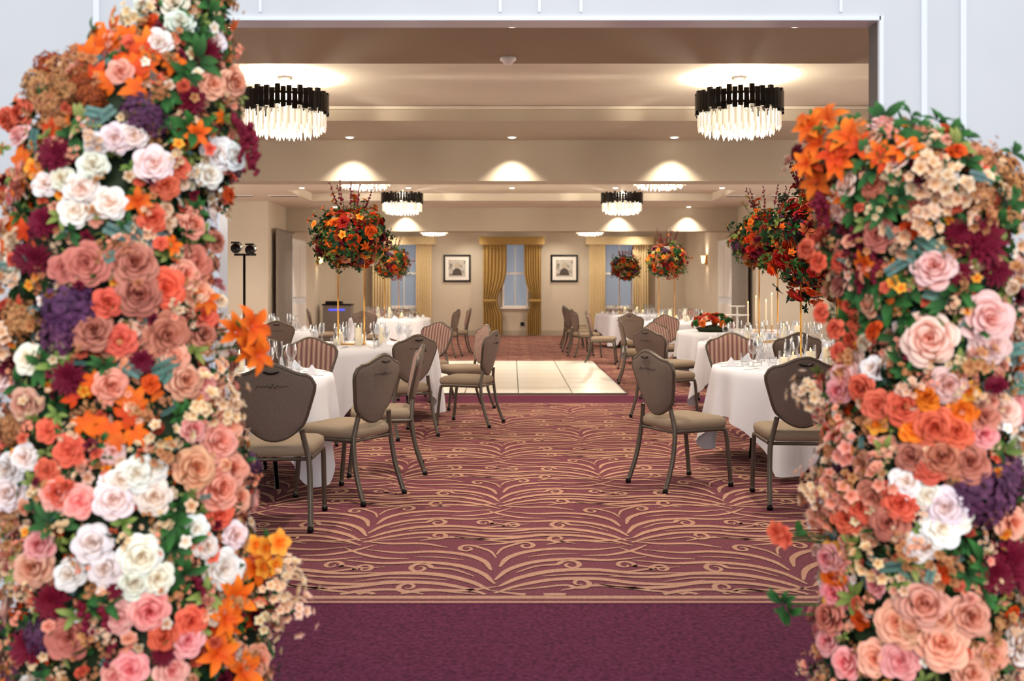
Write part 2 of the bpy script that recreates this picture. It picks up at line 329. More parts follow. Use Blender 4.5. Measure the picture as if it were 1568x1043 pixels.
# ================================================================= CHAIR
def chair_mesh():
    mb=MB()
    nu,nt_=17,17; s=np.linspace(-1,1,nu); t=np.linspace(0,1,nt_)
    wv=np.interp(t,[0,0.08,0.25,0.5,0.75,0.88,1],[0.135,0.160,0.180,0.202,0.224,0.229,0.210])
    def surf(off,scale=1.0):
        V=[]
        for a in s:
            zb=0.505+0.065*a*a; zt=0.905+0.030*math.cos(math.pi*min(1,abs(a)*1.15))-0.02*(abs(a)>0.93)
            for j,tt in enumerate(t):
                z=zb+tt*(zt-zb); x=a*wv[j]*scale; pad=(1-a**4)*(1-(2*tt-1)**4)
                y=-0.205-(z-0.47)*0.20+0.03*(a*a)+off*(0.012+0.016*pad); V.append((x,y,z))
        return np.array(V)
    Fr=surf(1);Bk=surf(-0.8); g=gridf(nu,nt_)
    mb.add(Fr,g,'stripe'); mb.add(Bk,g[:,::-1],'back')
    edge=[(i,0) for i in range(nu)]+[(nu-1,j) for j in range(1,nt_)]+[(i,nt_-1) for i in range(nu-2,-1,-1)]+[(0,j) for j in range(nt_-2,0,-1)]
    ids=np.array([i*nt_+j for i,j in edge]); mid=(Fr[ids]+Bk[ids])/2
    loop=np.vstack([mid,mid[:2]]); tube(mb,loop,0.0135,'frame',8)
    def rear(x,z): return -0.205-(z-0.47)*0.20+0.03*(x/0.2)**2-0.024
    P=[(x,rear(x,0.893)-0.004,0.893-0.010*math.cos(x/0.045*math.pi/2)+0.006) for x in np.linspace(-0.045,0.045,9)]
    tube(mb,P,[0.002]+[0.006]*7+[0.002],'dark',6)
    xs=np.linspace(-0.09,0.09,70); P=[(x,rear(x,0.8)-0.003,0.815+0.014*math.sin(x*230)*(0.5+0.5*math.sin(x*55+1))) for x in xs]
    tube(mb,P,0.0018,'thread',4)
    nn=28; a=np.linspace(0,2*np.pi,nn,endpoint=False)
    def sq(w,d,yc,z): 
        e=0.32; c=np.sign(np.cos(a))*np.abs(np.cos(a))**e; q=np.sign(np.sin(a))*np.abs(np.sin(a))**e
        return np.stack([w*c*(1+0.07*q),yc+d*q,np.full(nn,z)],1)
    rings=[sq(0.19,0.19,0.01,0.405),sq(0.222,0.222,0.01,0.412),sq(0.23,0.23,0.01,0.44),sq(0.226,0.226,0.01,0.468),sq(0.20,0.20,0.01,0.483),sq(0.12,0.12,0.01,0.490),sq(0.02,0.02,0.01,0.492)]
    V=np.array(rings).transpose(1,0,2).reshape(-1,3); k=len(rings)
    mb.add(V,[gridf(nn,k,cu=True),np.array([[i*k for i in range(nn)]]),np.array([[i*k+k-1 for i in range(nn)]])],'seat')
    for sx in (-1,1):
        P=catmull([(sx*0.155,-0.215,0.56),(sx*0.175,-0.205,0.47),(sx*0.195,-0.205,0.38),(sx*0.205,-0.235,0.2),(sx*0.215,-0.30,0.012)],5)
        tube(mb,P,0.0165,'frame',8)
        P=catmull([(sx*0.2,-0.205,0.40),(sx*0.215,0.0,0.402),(sx*0.222,0.17,0.40),(sx*0.226,0.205,0.37),(sx*0.228,0.225,0.2),(sx*0.23,0.245,0.012)],5)
        tube(mb,P,0.0155,'frame',8)
        for (x,y) in ((0.215,-0.30),(0.23,0.245)): lathe(mb,[(0.018,0),(0.019,0.02),(0.015,0.035)],'dark',10,(sx*x,y,0))
    tube(mb,[(-0.2,-0.2,0.395),(0.2,-0.2,0.395)],0.011,'frame'); tube(mb,[(-0.22,0.19,0.395),(0.22,0.19,0.395)],0.011,'frame')
    return mb.mesh('dining_chair',False)
CM=chair_mesh()
chairs=[(-1.36,5.84,4),(-1.08,6.55,60),(-0.96,7.42,98),(-1.03,9.22,38),(-2.30,9.38,-8),(-0.56,11.35,112),(-0.44,9.98,72),(-1.72,8.28,182),
(-1.33,19.6,75),(-1.15,20.6,100),(-2.7,18.62,-5),(-2.9,21.35,190),(-3.75,19.7,-80),(-2.36,14.1,85),(-3.1,12.95,20),(-4.2,15.45,150),
(1.18,6.93,-62),(1.82,6.40,-4),(1.62,10.5,-52),(2.02,9.08,172),(2.72,9.72,0),(1.93,12.1,-140),(3.58,8.5,120),
(2.12,16.75,-35),(1.63,17.9,-100),(1.45,19.6,-75),(1.4,20.9,-80),(1.45,22.3,-75),(1.5,23.7,-110),(1.83,14.3,-95),(2.5,15.4,200),(3.4,19.25,160),(-1.05,12.1,150)]
for x,y,r in chairs: put(CM,'dining_chair',(x,y,0),r)
# ================================================================= TABLE
def table_mesh(seed,R=0.80,hs=1.16):
    rs=np.random.RandomState(seed); mb=MB(); n=160; a=np.linspace(0,2*np.pi,n,endpoint=False)
    ph=rs.rand()*6; L=np.minimum(hs/np.maximum(np.abs(np.cos(a)),np.abs(np.sin(a))),hs*1.36)-R; L=np.minimum(L,0.71)
    rings=[]
    for r in (0.02,0.4,0.7,0.79): rings.append(np.stack([r*np.cos(a),r*np.sin(a),np.full(n,0.757)],1))
    corner=np.abs(np.sin(2*a))**2
    fold=np.cos(14*a+ph)+0.5*np.cos(23*a+2*ph)
    for q in np.linspace(0,1,10):
        s=q*L; rad=R+0.012+0.008*np.minimum(1,s/0.02)+s*(0.045+0.075*fold+0.06*corner)
        rings.append(np.stack([rad*np.cos(a),rad*np.sin(a),0.750-s*0.985],1))
    V=np.array(rings).transpose(1,0,2).reshape(-1,3); k=len(rings)
    mb.add(V,[gridf(n,k,cu=True),np.array([[i*k for i in range(n)]])],'cloth')
    lathe(mb,[(0.0,0.725),(R-0.01,0.725),(R,0.735),(R,0.748),(0.0,0.75)],'dark',40)
    for i in range(4):
        q=math.pi/4+i*math.pi/2; x,y=0.5*math.cos(q),0.5*math.sin(q)
        tube(mb,[(x*0.8,y*0.8,0.73),(x,y,0.4),(x*1.08,y*1.08,0.0)],0.016,'dark')
    tube(mb,[(0.36,0.36,0.35),(-0.36,0.36,0.35)],0.01,'dark'); tube(mb,[(0.36,-0.36,0.35),(-0.36,-0.36,0.35)],0.01,'dark')
    return mb.mesh('round_dining_table',False)
TMs=[table_mesh(i) for i in range(3)]
TZ=0.758
def ware_mesh(seed):
    rs=np.random.RandomState(seed); mb=MB()
    wine=[(0.036,0.0),(0.034,0.003),(0.005,0.006),(0.004,0.09),(0.022,0.105),(0.040,0.14),(0.041,0.165),(0.033,0.21)]
    flute=[(0.030,0.0),(0.028,0.003),(0.004,0.006),(0.004,0.10),(0.020,0.12),(0.026,0.16),(0.023,0.23)]
    tumb=[(0.028,0.0),(0.032,0.002),(0.038,0.095)]
    for i in range(8):
        a=2*math.pi*i/8+0.25
        for prof,r,da in ((wine,0.52,0.16),(tumb,0.56,-0.06),(flute,0.44,0.05)):
            lathe(mb,prof,'glass',16,(r*math.cos(a+da),r*math.sin(a+da),0),cap=False)
        cx,cy=0.67*math.cos(a),0.67*math.sin(a)
        w=0.06; tx,ty=-math.sin(a),math.cos(a); rx,ry=math.cos(a),math.sin(a)
        V=[(cx+tx*w+rx*0.04,cy+ty*w+ry*0.04,0.0),(cx-tx*w+rx*0.04,cy-ty*w+ry*0.04,0),(cx-rx*0.05,cy-ry*0.05,0),(cx,cy,0.07)]
        mb.add(V,np.array([[0,1,3],[1,2,3],[2,0,3],[0,2,1]]),'cloth',smooth=False)
        for d in (-0.13,0.13):
            x,y=0.68*math.cos(a)+tx*d,0.68*math.sin(a)+ty*d
            tube(mb,[(x+rx*0.09,y+ry*0.09,0.004),(x,y,0.004),(x-rx*0.09,y-ry*0.09,0.006)],[0.005,0.003,0.006],'nickel',6,flat=0.4)
    for i in range(6):
        a=2*math.pi*i/6+0.6; r=0.27; h=rs.choice([0.07,0.13,0.19]); x,y=r*math.cos(a),r*math.sin(a)
        lathe(mb,[(0.040,0.0),(0.042,0.003),(0.042,h+0.05)],'glass',20,(x,y,0),cap=False)
        lathe(mb,[(0.032,0.004),(0.032,h),(0.006,h-0.004),(0.0,h-0.003)],'candle',18,(x,y,0))
        lathe(mb,[(0.0,h),(0.006,h+0.01),(0.004,h+0.02),(0.0,h+0.03)],'flame',8,(x,y,0),cap=False)
    return mb.mesh('table_glassware_and_candles',False)
WM=[ware_mesh(1),ware_mesh(2)]
tables=[(-2.08,6.98,20),(-1.62,10.65,35),(-3.6,14.2,10),(-2.45,20.0,0),(2.38,7.72,15),(2.9,11.1,40),(3.15,14.0,0),(2.9,17.9,20),(2.75,23.0,10)]
for i,(x,y,r) in enumerate(tables):
    put(TMs[i%3],'round_dining_table',(x,y,0),r)
    if i!=6: put(WM[i%2],'table_glassware_and_candles',(x,y,TZ),r*1.7)
# ================================================================= FLOWER TEMPLATES (unit radius, facing +Z)
def join(parts):
    V=[];Q=[];T=[];k=0
    for v,q,t in parts: V.append(v);Q.append(q+k);T.append(t);k+=len(v)
    return np.concatenate(V),np.concatenate(Q),np.concatenate(T)
def rpetal(phi,a,Rp,Zp,t0,t1,nu=6,nv=6,rs=rng):
    u=np.linspace(-1,1,nu); v=np.linspace(0,1,nv); U,Vv=np.meshgrid(u,v,indexing='ij')
    ve=Vv*(1-0.30*np.abs(U)**2.5*Vv); xs=np.linspace(0,1,len(Rp)); r=np.interp(ve,xs,Rp); z=np.interp(ve,xs,Zp)
    Rm=max(Rp); r=r*(1+0.09*U+0.06*(1-U**2)*Vv)+0.02*rs.randn(); ang=phi+U*a*(0.55+0.45*np.sin(np.pi*np.clip(Vv*0.8+0.1,0,1)))
    z=z+0.04*rs.randn()*Vv+0.035*np.sin(2.6*U+rs.rand()*6)*Vv*Rm
    tt=rs.randn()*.03; P=np.stack([r*np.cos(ang)+tt,r*np.sin(ang)-tt,z],-1).reshape(-1,3)
    return P,gridf(nu,nv),np.clip(t0+(t1-t0)*(Vv**1.3)+.08*rs.randn(),0,1).ravel()
def rose(op=1.0):
    L=[(3,1.4,[.02,.08,.12,.15],[.35,.6,.80,.80],0.0,0.45),(3,1.3,[.04,.16,.24,.30],[.3,.55,.77,.74],0.0,0.6),(4,1.1,[.06,.27,.38,.46],[.25,.50,.70,.65],0.1,0.75),
       (5,.95,[.1,.40,.54,.63],[.15,.36,.58,.52],0.15,0.9),(5,.9,[.15,.54,.72,.83],[.05,.24,.43,.35],0.25,1.0),(6,.75,[.2,.64,.90,1.02],[0,.10,.26,.13],0.3,1.0)]
    ps=[]
    for n,a,R,Z,t0,t1 in L:
        o=rng.rand()*6
        for i in range(n): ps.append(rpetal(o+i*2*math.pi/n+.12*rng.randn(),a,R,np.array(Z)*op,t0,t1))
    return join(ps)
def fpetal(phi,L,w,lift,droop,cup,pointed,t0,t1,z0=0,nu=3,nv=5,r0=0.03):
    u=np.linspace(-1,1,nu); v=np.linspace(0,1,nv); U,Vv=np.meshgrid(u,v,indexing='ij')
    ww=w*(np.sin(np.pi*np.clip(Vv**0.8*0.97+0.03,0,1))**(0.9 if pointed else 0.55)); 
    x=r0+L*Vv; y=U*ww; z=z0+lift*Vv-droop*Vv**2+cup*np.abs(U)*ww
    P=np.stack([x*math.cos(phi)-y*math.sin(phi),x*math.sin(phi)+y*math.cos(phi),z],-1).reshape(-1,3)
    return P,gridf(nu,nv),(t0+(t1-t0)*Vv).ravel()
def blossom():
    ps=[fpetal(i*2*math.pi/5+0.15*rng.randn(),1,.42,.45,.25,.25,False,0.15,1) for i in range(5)]
    ps+=[fpetal(i*2*math.pi/4,.35,.14,.5,.1,.1,False,0,0.0,z0=.08) for i in range(4)]; return join(ps)
def dahlia():
    ps=[]
    for k,(n,L,el,z0) in enumerate([(14,1.0,0.15,0.0),(14,.9,0.35,0.08),(12,.75,.55,.14),(9,.55,.7,.2),(6,.35,.75,.28)]):
        for i in range(n): ps.append(fpetal(i*2*math.pi/n+k*0.4+0.08*rng.randn(),L*math.cos(el*1.2),.15,L*math.sin(el*1.2)+.05,.12,.5,False,0.1+0.1*k,1-0.08*k,z0=z0,nv=4))
    return join(ps)
def hydrangea():
    ps=[]; N=60
    for i in range(N):
        z=1-i/(N*0.75)*1.0; z=max(z,-0.3); a=i*2.39996; r=math.sqrt(max(0,1-z*z)); n=np.array([r*math.cos(a),r*math.sin(a),z]); 
        B=basis(n+.25*rng.randn(3),rng.rand()*6); tt=0.3+0.7*rng.rand()
        for k in range(4):
            v,q,t=fpetal(k*math.pi/2,.21,.12,.06,.08,.3,False,tt*0.5,tt,nv=4); ps.append((v@B+n*(0.80+0.09*rng.randn()),q,t))
    return join(ps)
def lily():
    return join([fpetal(i*math.pi/3+(0.1*rng.randn()),1,.24,.75,.62+.15*rng.randn(),.3,True,0.0,1.0 if i%2 else .75) for i in range(6)]+[fpetal(i*2.1,.5,.03,.6,0,0,True,0,0,nv=3) for i in range(3)])
def maple():
    ps=[]
    for a,L,w in ((0,1,.24),(.85,.85,.2),(-.85,.85,.2),(1.75,.6,.17),(-1.75,.6,.17),(.42,.62,.16),(-.42,.62,.16)):
        ps.append(fpetal(a,L,w,.1,.3,.15,True,0.2,0.6+0.4*rng.rand(),r0=0,nv=4))
    return join(ps)
def leaf(): return fpetal(0,1.0,.24,.35,.35,.35,True,0.1,1,nu=3,nv=6)
def leaves(n=6):
    return join([fpetal(i*2*math.pi/n+.5*rng.randn(),.7+.4*rng.rand(),.19,.1+.7*rng.rand(),.4,.4,True,0.0,1,nu=3,nv=6) for i in range(n)])
def euca():
    ps=[]
    for i in range(7):
        for sgn in (-1,1):
            v,q,t=fpetal(sgn*1.1,.34,.17,.1,.08,.1,False,.2,.5+.5*rng.rand(),nv=4); v=v+np.array([i*.2,0,.12*math.sin(i*.5)]); ps.append((v,q,t))
    return join(ps)
def spray():
    ps=[]
    for i in range(11):
        d=np.array([rng.randn()*.5,rng.randn()*.5,.45+.45*rng.rand()]); nrm=d/np.linalg.norm(d); B=basis(nrm,rng.rand()*6); sc_=.7+.5*rng.rand()
        for k in range(5):
            v,q,t=fpetal(k*1.2566,.24,.12,.16,.06,.3,False,.0,1,nv=3); ps.append((sc_*(v@B)+d,q,t))
    return join(ps)
def pom():
    n,k=10,7; a=np.linspace(0,2*np.pi,n,endpoint=False); b=np.linspace(0.02,np.pi-0.02,k)
    r=1+.07*rng.randn(n,k); V=np.stack([r*np.outer(np.cos(a),np.sin(b)),r*np.outer(np.sin(a),np.sin(b)),r*np.tile(np.cos(b),(n,1))],-1).reshape(-1,3)
    return V,gridf(n,k,cu=True),rng.rand(n*k)*.6+.4
def basis(n,roll=0):
    n=np.asarray(n,float); n=n/(np.linalg.norm(n)+1e-9); h=np.array([0,0,1.]) if abs(n[2])<.95 else np.array([1.,0,0])
    x=np.cross(h,n); x/=np.linalg.norm(x); y=np.cross(n,x); c,s_=math.cos(roll),math.sin(roll)
    return np.stack([x*c+y*s_,-x*s_+y*c,n])
T={'rose':[rose(.7+.1*i) for i in range(6)],'blossom':[blossom() for _ in range(3)],'dahlia':[dahlia() for _ in range(2)],'hyd':[hydrangea() for _ in range(2)],
'lily':[lily() for _ in range(3)],'maple':[maple() for _ in range(3)],'leaf':[leaf()],'leaves':[leaves() for _ in range(5)],'euca':[euca() for _ in range(2)],'spray':[spray() for _ in range(4)],'pom':[pom() for _ in range(2)]}
PAL={ # inner, outer
'white':((236,206,180),(250,247,243)),'cream':((206,146,92),(242,220,192)),'blush':((228,146,124),(248,214,202)),'peach':((216,112,78),(246,184,156)),
'coral':((198,62,38),(236,112,84)),'dusty':((164,72,56),(212,134,114)),'pink':((218,84,92),(246,178,172)),'orange':((204,66,6),(244,128,30)),
'deep':((180,42,10),(228,84,20)),'red':((140,14,18),(196,38,30)),'burg':((66,6,24),(124,18,46)),'plum':((52,26,52),(112,64,100)),'tan':((150,80,42),(212,156,104)),
'green':((16,46,18),(56,112,50)),'dgreen':((10,34,18),(32,76,42)),'blueg':((52,90,86),(122,156,146)),'lime':((84,106,42),(146,160,84)),'yell':((226,110,16),(248,176,64)),'rust':((110,42,20),(180,86,40))}
PAL={k:(np.array(lin(a)),np.array(lin(b))) for k,(a,b) in PAL.items()}
def place(mb,kind,pos,n,s,pal,roll=None):
    v,q,t=T[kind][rng.randint(len(T[kind]))]
    B=basis(n,rng.rand()*6.28 if roll is None else roll); ci,co=PAL[pal]; j=1+.08*rng.randn(); hs=1+.05*rng.randn(3)
    col=(ci[None]*(1-t[:,None])+co[None]*t[:,None])*j*hs[None]
    mb.add(s*(v@B)+np.asarray(pos),q,'flower',np.clip(col,0,1))
def amar(mb,p,L,pal='burg'):
    n=int(L/0.008)
    for i in range(n):
        q=np.array(p)+np.array([.005*rng.randn()+.02*math.sin(i*.15),.005*rng.randn(),-i*.008]); place(mb,'pom',q,(0,0,1),.0075*(1-.5*i/n)+.002,pal)
# ----------------------------------------------------------------- columns
SC=2.4/F
class Column:
    def __init__(s,rows,cy,ry):
        rows=np.array([(y,(a+b)/2,(b-a)/2-26) for y,a,b in rows],float); s.z=CH+(440-rows[:,0])*SC; o=np.argsort(s.z); s.z=s.z[o]; s.cx=((rows[:,1]-784)*SC)[o]; s.rx=(rows[:,2]*SC)[o]; s.cy=cy; s.ry=ry; s.mb=MB(); s.pl=[]
        s.rmax=s.rx.max()
    def dims(s,z): cx=np.interp(z,s.z,s.cx); rx=np.interp(z,s.z,s.rx); return cx,rx,s.ry*min(1,rx/s.rmax*1.1)
    def pt(s,z,th):
        cx,rx,ry=s.dims(z); p=np.array([cx+rx*math.cos(th),s.cy+ry*math.sin(th),z]); n=np.array([math.cos(th)/max(rx,.05),math.sin(th)/max(ry,.05),0]); n/=np.linalg.norm(n)
        top=s.z[-1]-z; n[2]=.15+(.9*max(0,1-top/.18)); n/=np.linalg.norm(n); return p,n
    def core(s):
        zs=np.linspace(s.z[0],s.z[-1],60); nth=40; th=np.linspace(0,2*np.pi,nth,endpoint=False); V=[]
        for z in zs:
            cx,rx,ry=s.dims(z)
            for t in th:
                k=.84+.07*rng.randn(); V.append((cx+rx*k*math.cos(t),s.cy+ry*k*math.sin(t),z))
        V=np.array(V); col=np.array(lin((38,52,30)))[None]*(0.6+.8*rng.rand(len(V),1)); s.mb.add(V,[gridf(60,nth,cv=True),np.array([list(range(nth))]),np.array([[59*nth+i for i in range(nth)]])],'flower',col)
    def at(s,px,py):
        D=s.cy-s.ry
        for _ in range(5):
            z=CH+(440-py)*D/F; x=(px-784)*D/F; z_=min(max(z,s.z[0]),s.z[-1]); cx,rx,ry=s.dims(z_); c=(x-cx)/rx
            if abs(c)<.97: th=-math.acos(c); D=s.cy+ry*math.sin(th)
            else: th=-.2 if c>0 else -math.pi+.2; D=s.cy-.06
        p,n=s.pt(z_,th); return np.array([x,D,z]),n,(abs(c)>=.97 or z>s.z[-1])
    def man(s,kind,px,py,dia,pal,key=True):
        p,n,out=s.at(px,py); r=dia/2*p[1]/F
        view=np.array([0,0,CH])-p; view/=np.linalg.norm(view); nn=n*.8+view*.6+.12*rng.randn(3)
        if kind=='hyd': p=p-n*r*.35
        if kind=='rose': r*=1.06; p=p-n*r*.1
        place(s.mb,kind,p+n*.01,nn,r,pal)
        if out:
            cx,rx,ry=s.dims(min(max(p[2],s.z[0]),s.z[-1]-.05)); q=np.array([cx+np.sign(p[0]-cx)*rx*.6*(p[2]<s.z[-1]),s.cy,min(p[2]-.05,s.z[-1]-.03)])
            tube(s.mb,catmull([q,(q+p)/2+np.array([0,0,.01]),p-nn*.003],4),.003,'flower',5,col=lin((60,90,40)))
            for k in range(3): place(s.mb,'leaf',q+(p-q)*rng.rand(),rng.randn(3),.03+.015*rng.rand(),'green')
        if key: s.pl.append((p,r))
    def fill(s,N,types,zmin=0.02,front=.7,space=.80):
        for i in range(N):
            z=zmin+rng.rand()*(s.z[-1]-zmin-.01); th=-math.pi*rng.rand() if rng.rand()<front else math.pi*rng.rand()
            kinds,ws=zip(*[((k,p,lo,hi),w) for k,p,lo,hi,w in types]); k,pal,lo,hi=kinds[rng.choice(len(ws),p=np.array(ws)/sum(ws))]
            r=lo+(hi-lo)*rng.rand(); p,n=s.pt(z,th)
            if s.pl:
                P=np.array([a for a,_ in s.pl]); R=np.array([b for _,b in s.pl])
                if (np.linalg.norm(P-p,axis=1)<space*(R+r)).any(): continue
            place(s.mb,k,p+n*.018*rng.randn(),n+.38*rng.randn(3),r,pal); s.pl.append((p,r))
    def foliage(s,N,types,front=.75,off=0.0):
        for i in range(N):
            z=.02+rng.rand()*(s.z[-1]-.03); th=-math.pi*rng.rand() if rng.rand()<front else math.pi*rng.rand(); p,n=s.pt(z,th)
            k,pal,lo,hi=types[rng.randint(len(types))]; place(s.mb,k,p-n*(.015-off+.015*rng.rand()),n+.7*rng.randn(3),lo+(hi-lo)*rng.rand(),pal)
Lc=Column([(-75,225,300),(-60,200,330),(0,165,345),(55,100,348),(90,50,355),(150,10,362),(200,-15,356),(270,-40,336),(330,-45,314),(400,-50,308),(500,-50,318),(600,-50,328),(700,-50,368),(800,-50,370),(880,-50,384),(960,-50,412),(1043,-50,406),(1310,-30,390)],2.56,.28)
Rc=Column([(188,1300,1440),(205,1250,1490),(240,1240,1550),(320,1268,1590),(400,1285,1600),(480,1305,1610),(560,1306,1610),(620,1278,1610),(700,1286,1610),(780,1264,1610),(860,1272,1610),(920,1284,1610),(1000,1266,1610),(1310,1270,1610)],2.56,.28)
Lc.core();Rc.core()
Lman=[('rose','white','235,253,56 180,213,46 145,255,44 128,290,46 75,285,38 118,324,48 170,313,50 325,233,50 350,240,42 310,265,44 245,68,38 275,40,42 205,208,40 100,275,36 150,222,34 210,725,56 175,765,56 235,760,52 145,833,56 215,850,62 165,870,50 240,885,48 335,875,58 295,810,40 310,838,38 347,826,42 232,718,46 20,720,50 22,757,55 50,550,46 10,577,46 205,890,48 188,735,44 20,415,40 110,880,44 225,15,36 270,10,40 45,700,40'),
('rose','dusty','135,405,64 205,405,66 145,510,60 252,515,66 210,452,64 110,975,64 290,405,56 100,412,44 300,515,44'),
('rose','coral','250,442,58 185,522,46 165,465,44 250,285,42 230,335,44 110,690,46 78,660,36 76,720,34 40,178,46 270,258,34 290,950,46 305,485,46 330,790,44 20,185,40 95,755,46 250,975,42'),
('rose','peach','325,680,58 295,717,64 325,750,62 345,722,52 275,585,54 350,127,46 320,130,42 45,620,48 335,655,46 60,868,60 295,450,48 275,420,46 262,550,44 350,770,44 285,345,42'),
('rose','pink','90,757,50 125,768,48 185,945,48 230,935,58 262,1025,48 65,835,46 300,590,46 200,1025,52 285,980,48 180,1035,44'),
('dahlia','burg','92,240,66 60,400,58 72,342,54 312,85,54 108,580,60 290,155,50 85,920,62 50,990,64 45,395,48 215,555,44 20,560,44 250,1000,44 180,900,40'),
('hyd','plum','105,475,106 222,178,80 95,515,74 60,975,60'),('hyd','tan','92,112,84 62,135,72 115,90,60 82,165,66 105,140,60 30,490,70 20,655,60'),('hyd','rust','75,105,56 125,125,56 140,150,50'),
('maple','orange','165,75,80 205,60,80 235,105,84 175,130,70 215,135,70 262,95,60 150,45,64 40,250,70 20,340,64 30,278,60 15,370,56 130,640,74 170,650,84 205,620,80 148,585,64 205,660,60 185,680,60 240,600,40 200,90,60 140,90,70 100,200,50 30,160,50 180,45,70 230,75,70'),
('lily','orange','355,510,66 380,500,76 388,545,66 372,530,66 385,870,66 350,920,72 330,1000,70 365,1030,74 340,950,60 210,310,50 310,460,50'),
('maple','deep','200,85,90 150,120,60 190,640,80 120,610,60 25,230,60 45,355,60 295,490,60 180,100,70 225,80,70 90,190,60 75,200,50 210,115,60 170,60,60'),
('spray','cream','430,900,66 445,940,60 400,962,60 405,900,66 300,625,80 335,610,66 315,570,60 245,665,70 20,520,80 430,870,40 215,30,60 340,640,60 420,930,60'),
('spray','tan','250,700,60 105,130,60 15,440,70 20,830,60 130,100,60 70,150,60'),
('euca','blueg','200,370,60 150,190,50 230,570,60 185,555,50 170,180,50 145,205,50 220,380,56 240,555,46 25,410,50 60,200,50 215,365,50 190,385,50 245,585,50 210,570,50'),
('leaves','green','300,95,80 285,120,70 265,20,80 320,10,70 250,150,70 290,200,80 260,800,80 280,880,70 265,840,70 165,920,70 90,800,80 70,560,70 320,30,60 150,50,50 115,210,60 250,180,60 270,780,60 285,830,60 60,780,60 35,590,60 160,560,50 195,350,50 110,360,50 290,320,50 280,640,60 270,55,60 300,60,60'),
('leaves','lime','130,190,60 100,330,50 295,360,56 250,390,50 90,560,60 60,740,50 190,800,50 290,540,50 120,940,60 310,910,60 30,870,56'),
('blossom','yell','420,832,44 400,840,36 395,870,36 415,865,32 385,835,36 60,260,36'),]
Rman=[('rose','blush','1425,520,78 1430,412,62 1508,488,74 1512,527,58 1560,500,66 1300,577,48 1325,560,46 1450,590,52 1530,630,52 1565,345,50 1565,610,50'),
('rose','peach','1415,925,74 1380,955,68 1440,985,78 1480,940,62 1482,1030,56 1512,1000,54 1440,945,60 1345,1010,52 1540,800,50 1400,960,50'),
('rose','pink','1380,1012,54 1310,1025,48 1290,905,54 1545,625,50 1300,870,46 1280,990,44 1500,665,44 1290,600,40 1320,590,44 1275,855,40'),
('rose','white','1447,778,62 1440,808,58 1410,835,48 1390,740,48 1462,792,48 1555,985,56 1420,760,40 1355,570,40 1560,690,46'),
('rose','coral','1385,625,52 1432,655,62 1350,622,44 1425,715,54 1380,772,52 1340,600,44 1460,660,52 1330,780,46 1310,800,46 1240,383,30 1258,402,30 1290,402,30 1263,480,30 1285,505,30 1312,492,32 1310,522,34 1290,542,32 1318,470,30 1345,520,32'),
('rose','dusty','1440,700,60 1480,708,60 1400,700,50 1345,765,54 1365,800,54 1290,960,50 1350,360,50 1500,640,46'),
('dahlia','burg','1495,375,90 1540,865,96 1515,880,66 1520,420,50 1465,420,44 1465,360,50'),
('hyd','plum','1505,755,116 1540,730,84 1475,765,60'),('hyd','tan','1530,262,76 1500,245,60 1555,290,66 1500,300,56'),
('lily','orange','1270,190,76 1302,215,70 1262,222,64 1300,250,64 1270,278,64 1292,303,60 1240,255,50 1385,235,60 1350,240,50 1245,200,60'),
('lily','deep','1285,240,60 1255,250,54 1320,230,50 1360,250,50'),
('maple','orange','1420,680,50 1300,205,60 1255,305,50 1310,300,50 1235,182,44'),
('spray','cream','1410,270,84 1440,290,84 1470,300,80 1400,350,80 1430,255,70 1250,750,50 1250,605,60 1235,600,44 1265,610,56 1425,330,80 1555,370,70 1265,765,56 1285,720,60 1395,600,50 1340,860,70'),
('spray','tan','1320,745,70 1480,560,80 1335,560,60 1550,440,70 1290,690,50 1440,880,70 1550,930,60 1490,340,60'),
('spray','peach','1310,765,80 1300,750,70 1330,700,80 1350,740,70 1290,800,60 1290,640,50'),
('euca','blueg','1530,540,60 1555,570,50 1400,380,50 1380,385,56 1420,370,50 1480,270,50 1410,890,50 1350,870,50 1550,560,50 1405,365,50 1390,400,50 1535,600,50 1450,460,50'),
('leaves','green','1350,190,80 1365,215,70 1400,205,80 1440,200,70 1340,470,100 1370,460,90 1350,500,80 1390,480,90 1340,440,80 1400,440,80 1520,350,70 1450,460,70 1470,445,70 1560,400,80 1205,925,60 1215,940,50 1320,290,70 1340,265,70 1370,250,70 1480,350,60 1500,860,80 1280,960,60 1430,490,60 1380,520,70 1360,440,70 1540,310,70 1430,190,60 1325,320,60 1345,300,70 1475,250,60 1500,280,60 1330,500,80 1480,880,60 1500,910,60 1390,560,60 1550,750,60 1380,300,80 1360,325,70 1450,215,80 1475,215,70 1415,225,70 1545,240,60 1320,200,60 1385,185,60 1540,335,70 1330,245,60'),
('leaves','lime','1460,230,60 1340,340,56 1470,560,60 1530,450,60 1360,690,50 1400,860,60 1320,840,56 1530,690,60 1330,930,60 1380,900,56'),
('blossom','coral','1203,820,40 1195,815,36 1210,826,34'),('blossom','yell','1400,650,40 1350,650,40 1460,640,44 1300,930,40 1285,850,40 1480,600,36'),
('rose','orange','1400,655,44 1470,630,44 1283,885,40 1420,610,40')]
for C,L in ((Lc,Lman),(Rc,Rman)):
    for k,pal,sx in L:
        for it in sx.split():
            x,y,d=map(float,it.split(',')); C.man(k,x,y,d,pal,key=k in('rose','dahlia','hyd','pom'))
fl=[('rose','white',.026,.04,2),('rose','peach',.026,.04,2),('rose','coral',.024,.034,2),('rose','dusty',.028,.042,1.3),('rose','pink',.026,.036,1.2),('rose','blush',.026,.038,1.4),('dahlia','burg',.03,.04,1.4),('rose','deep',.022,.028,1),('lily','orange',.03,.04,1),('maple','orange',.03,.04,.7),('hyd','plum',.04,.05,.25)]
Lc.fill(1300,fl,space=1.0);Rc.fill(1200,fl,space=1.0)
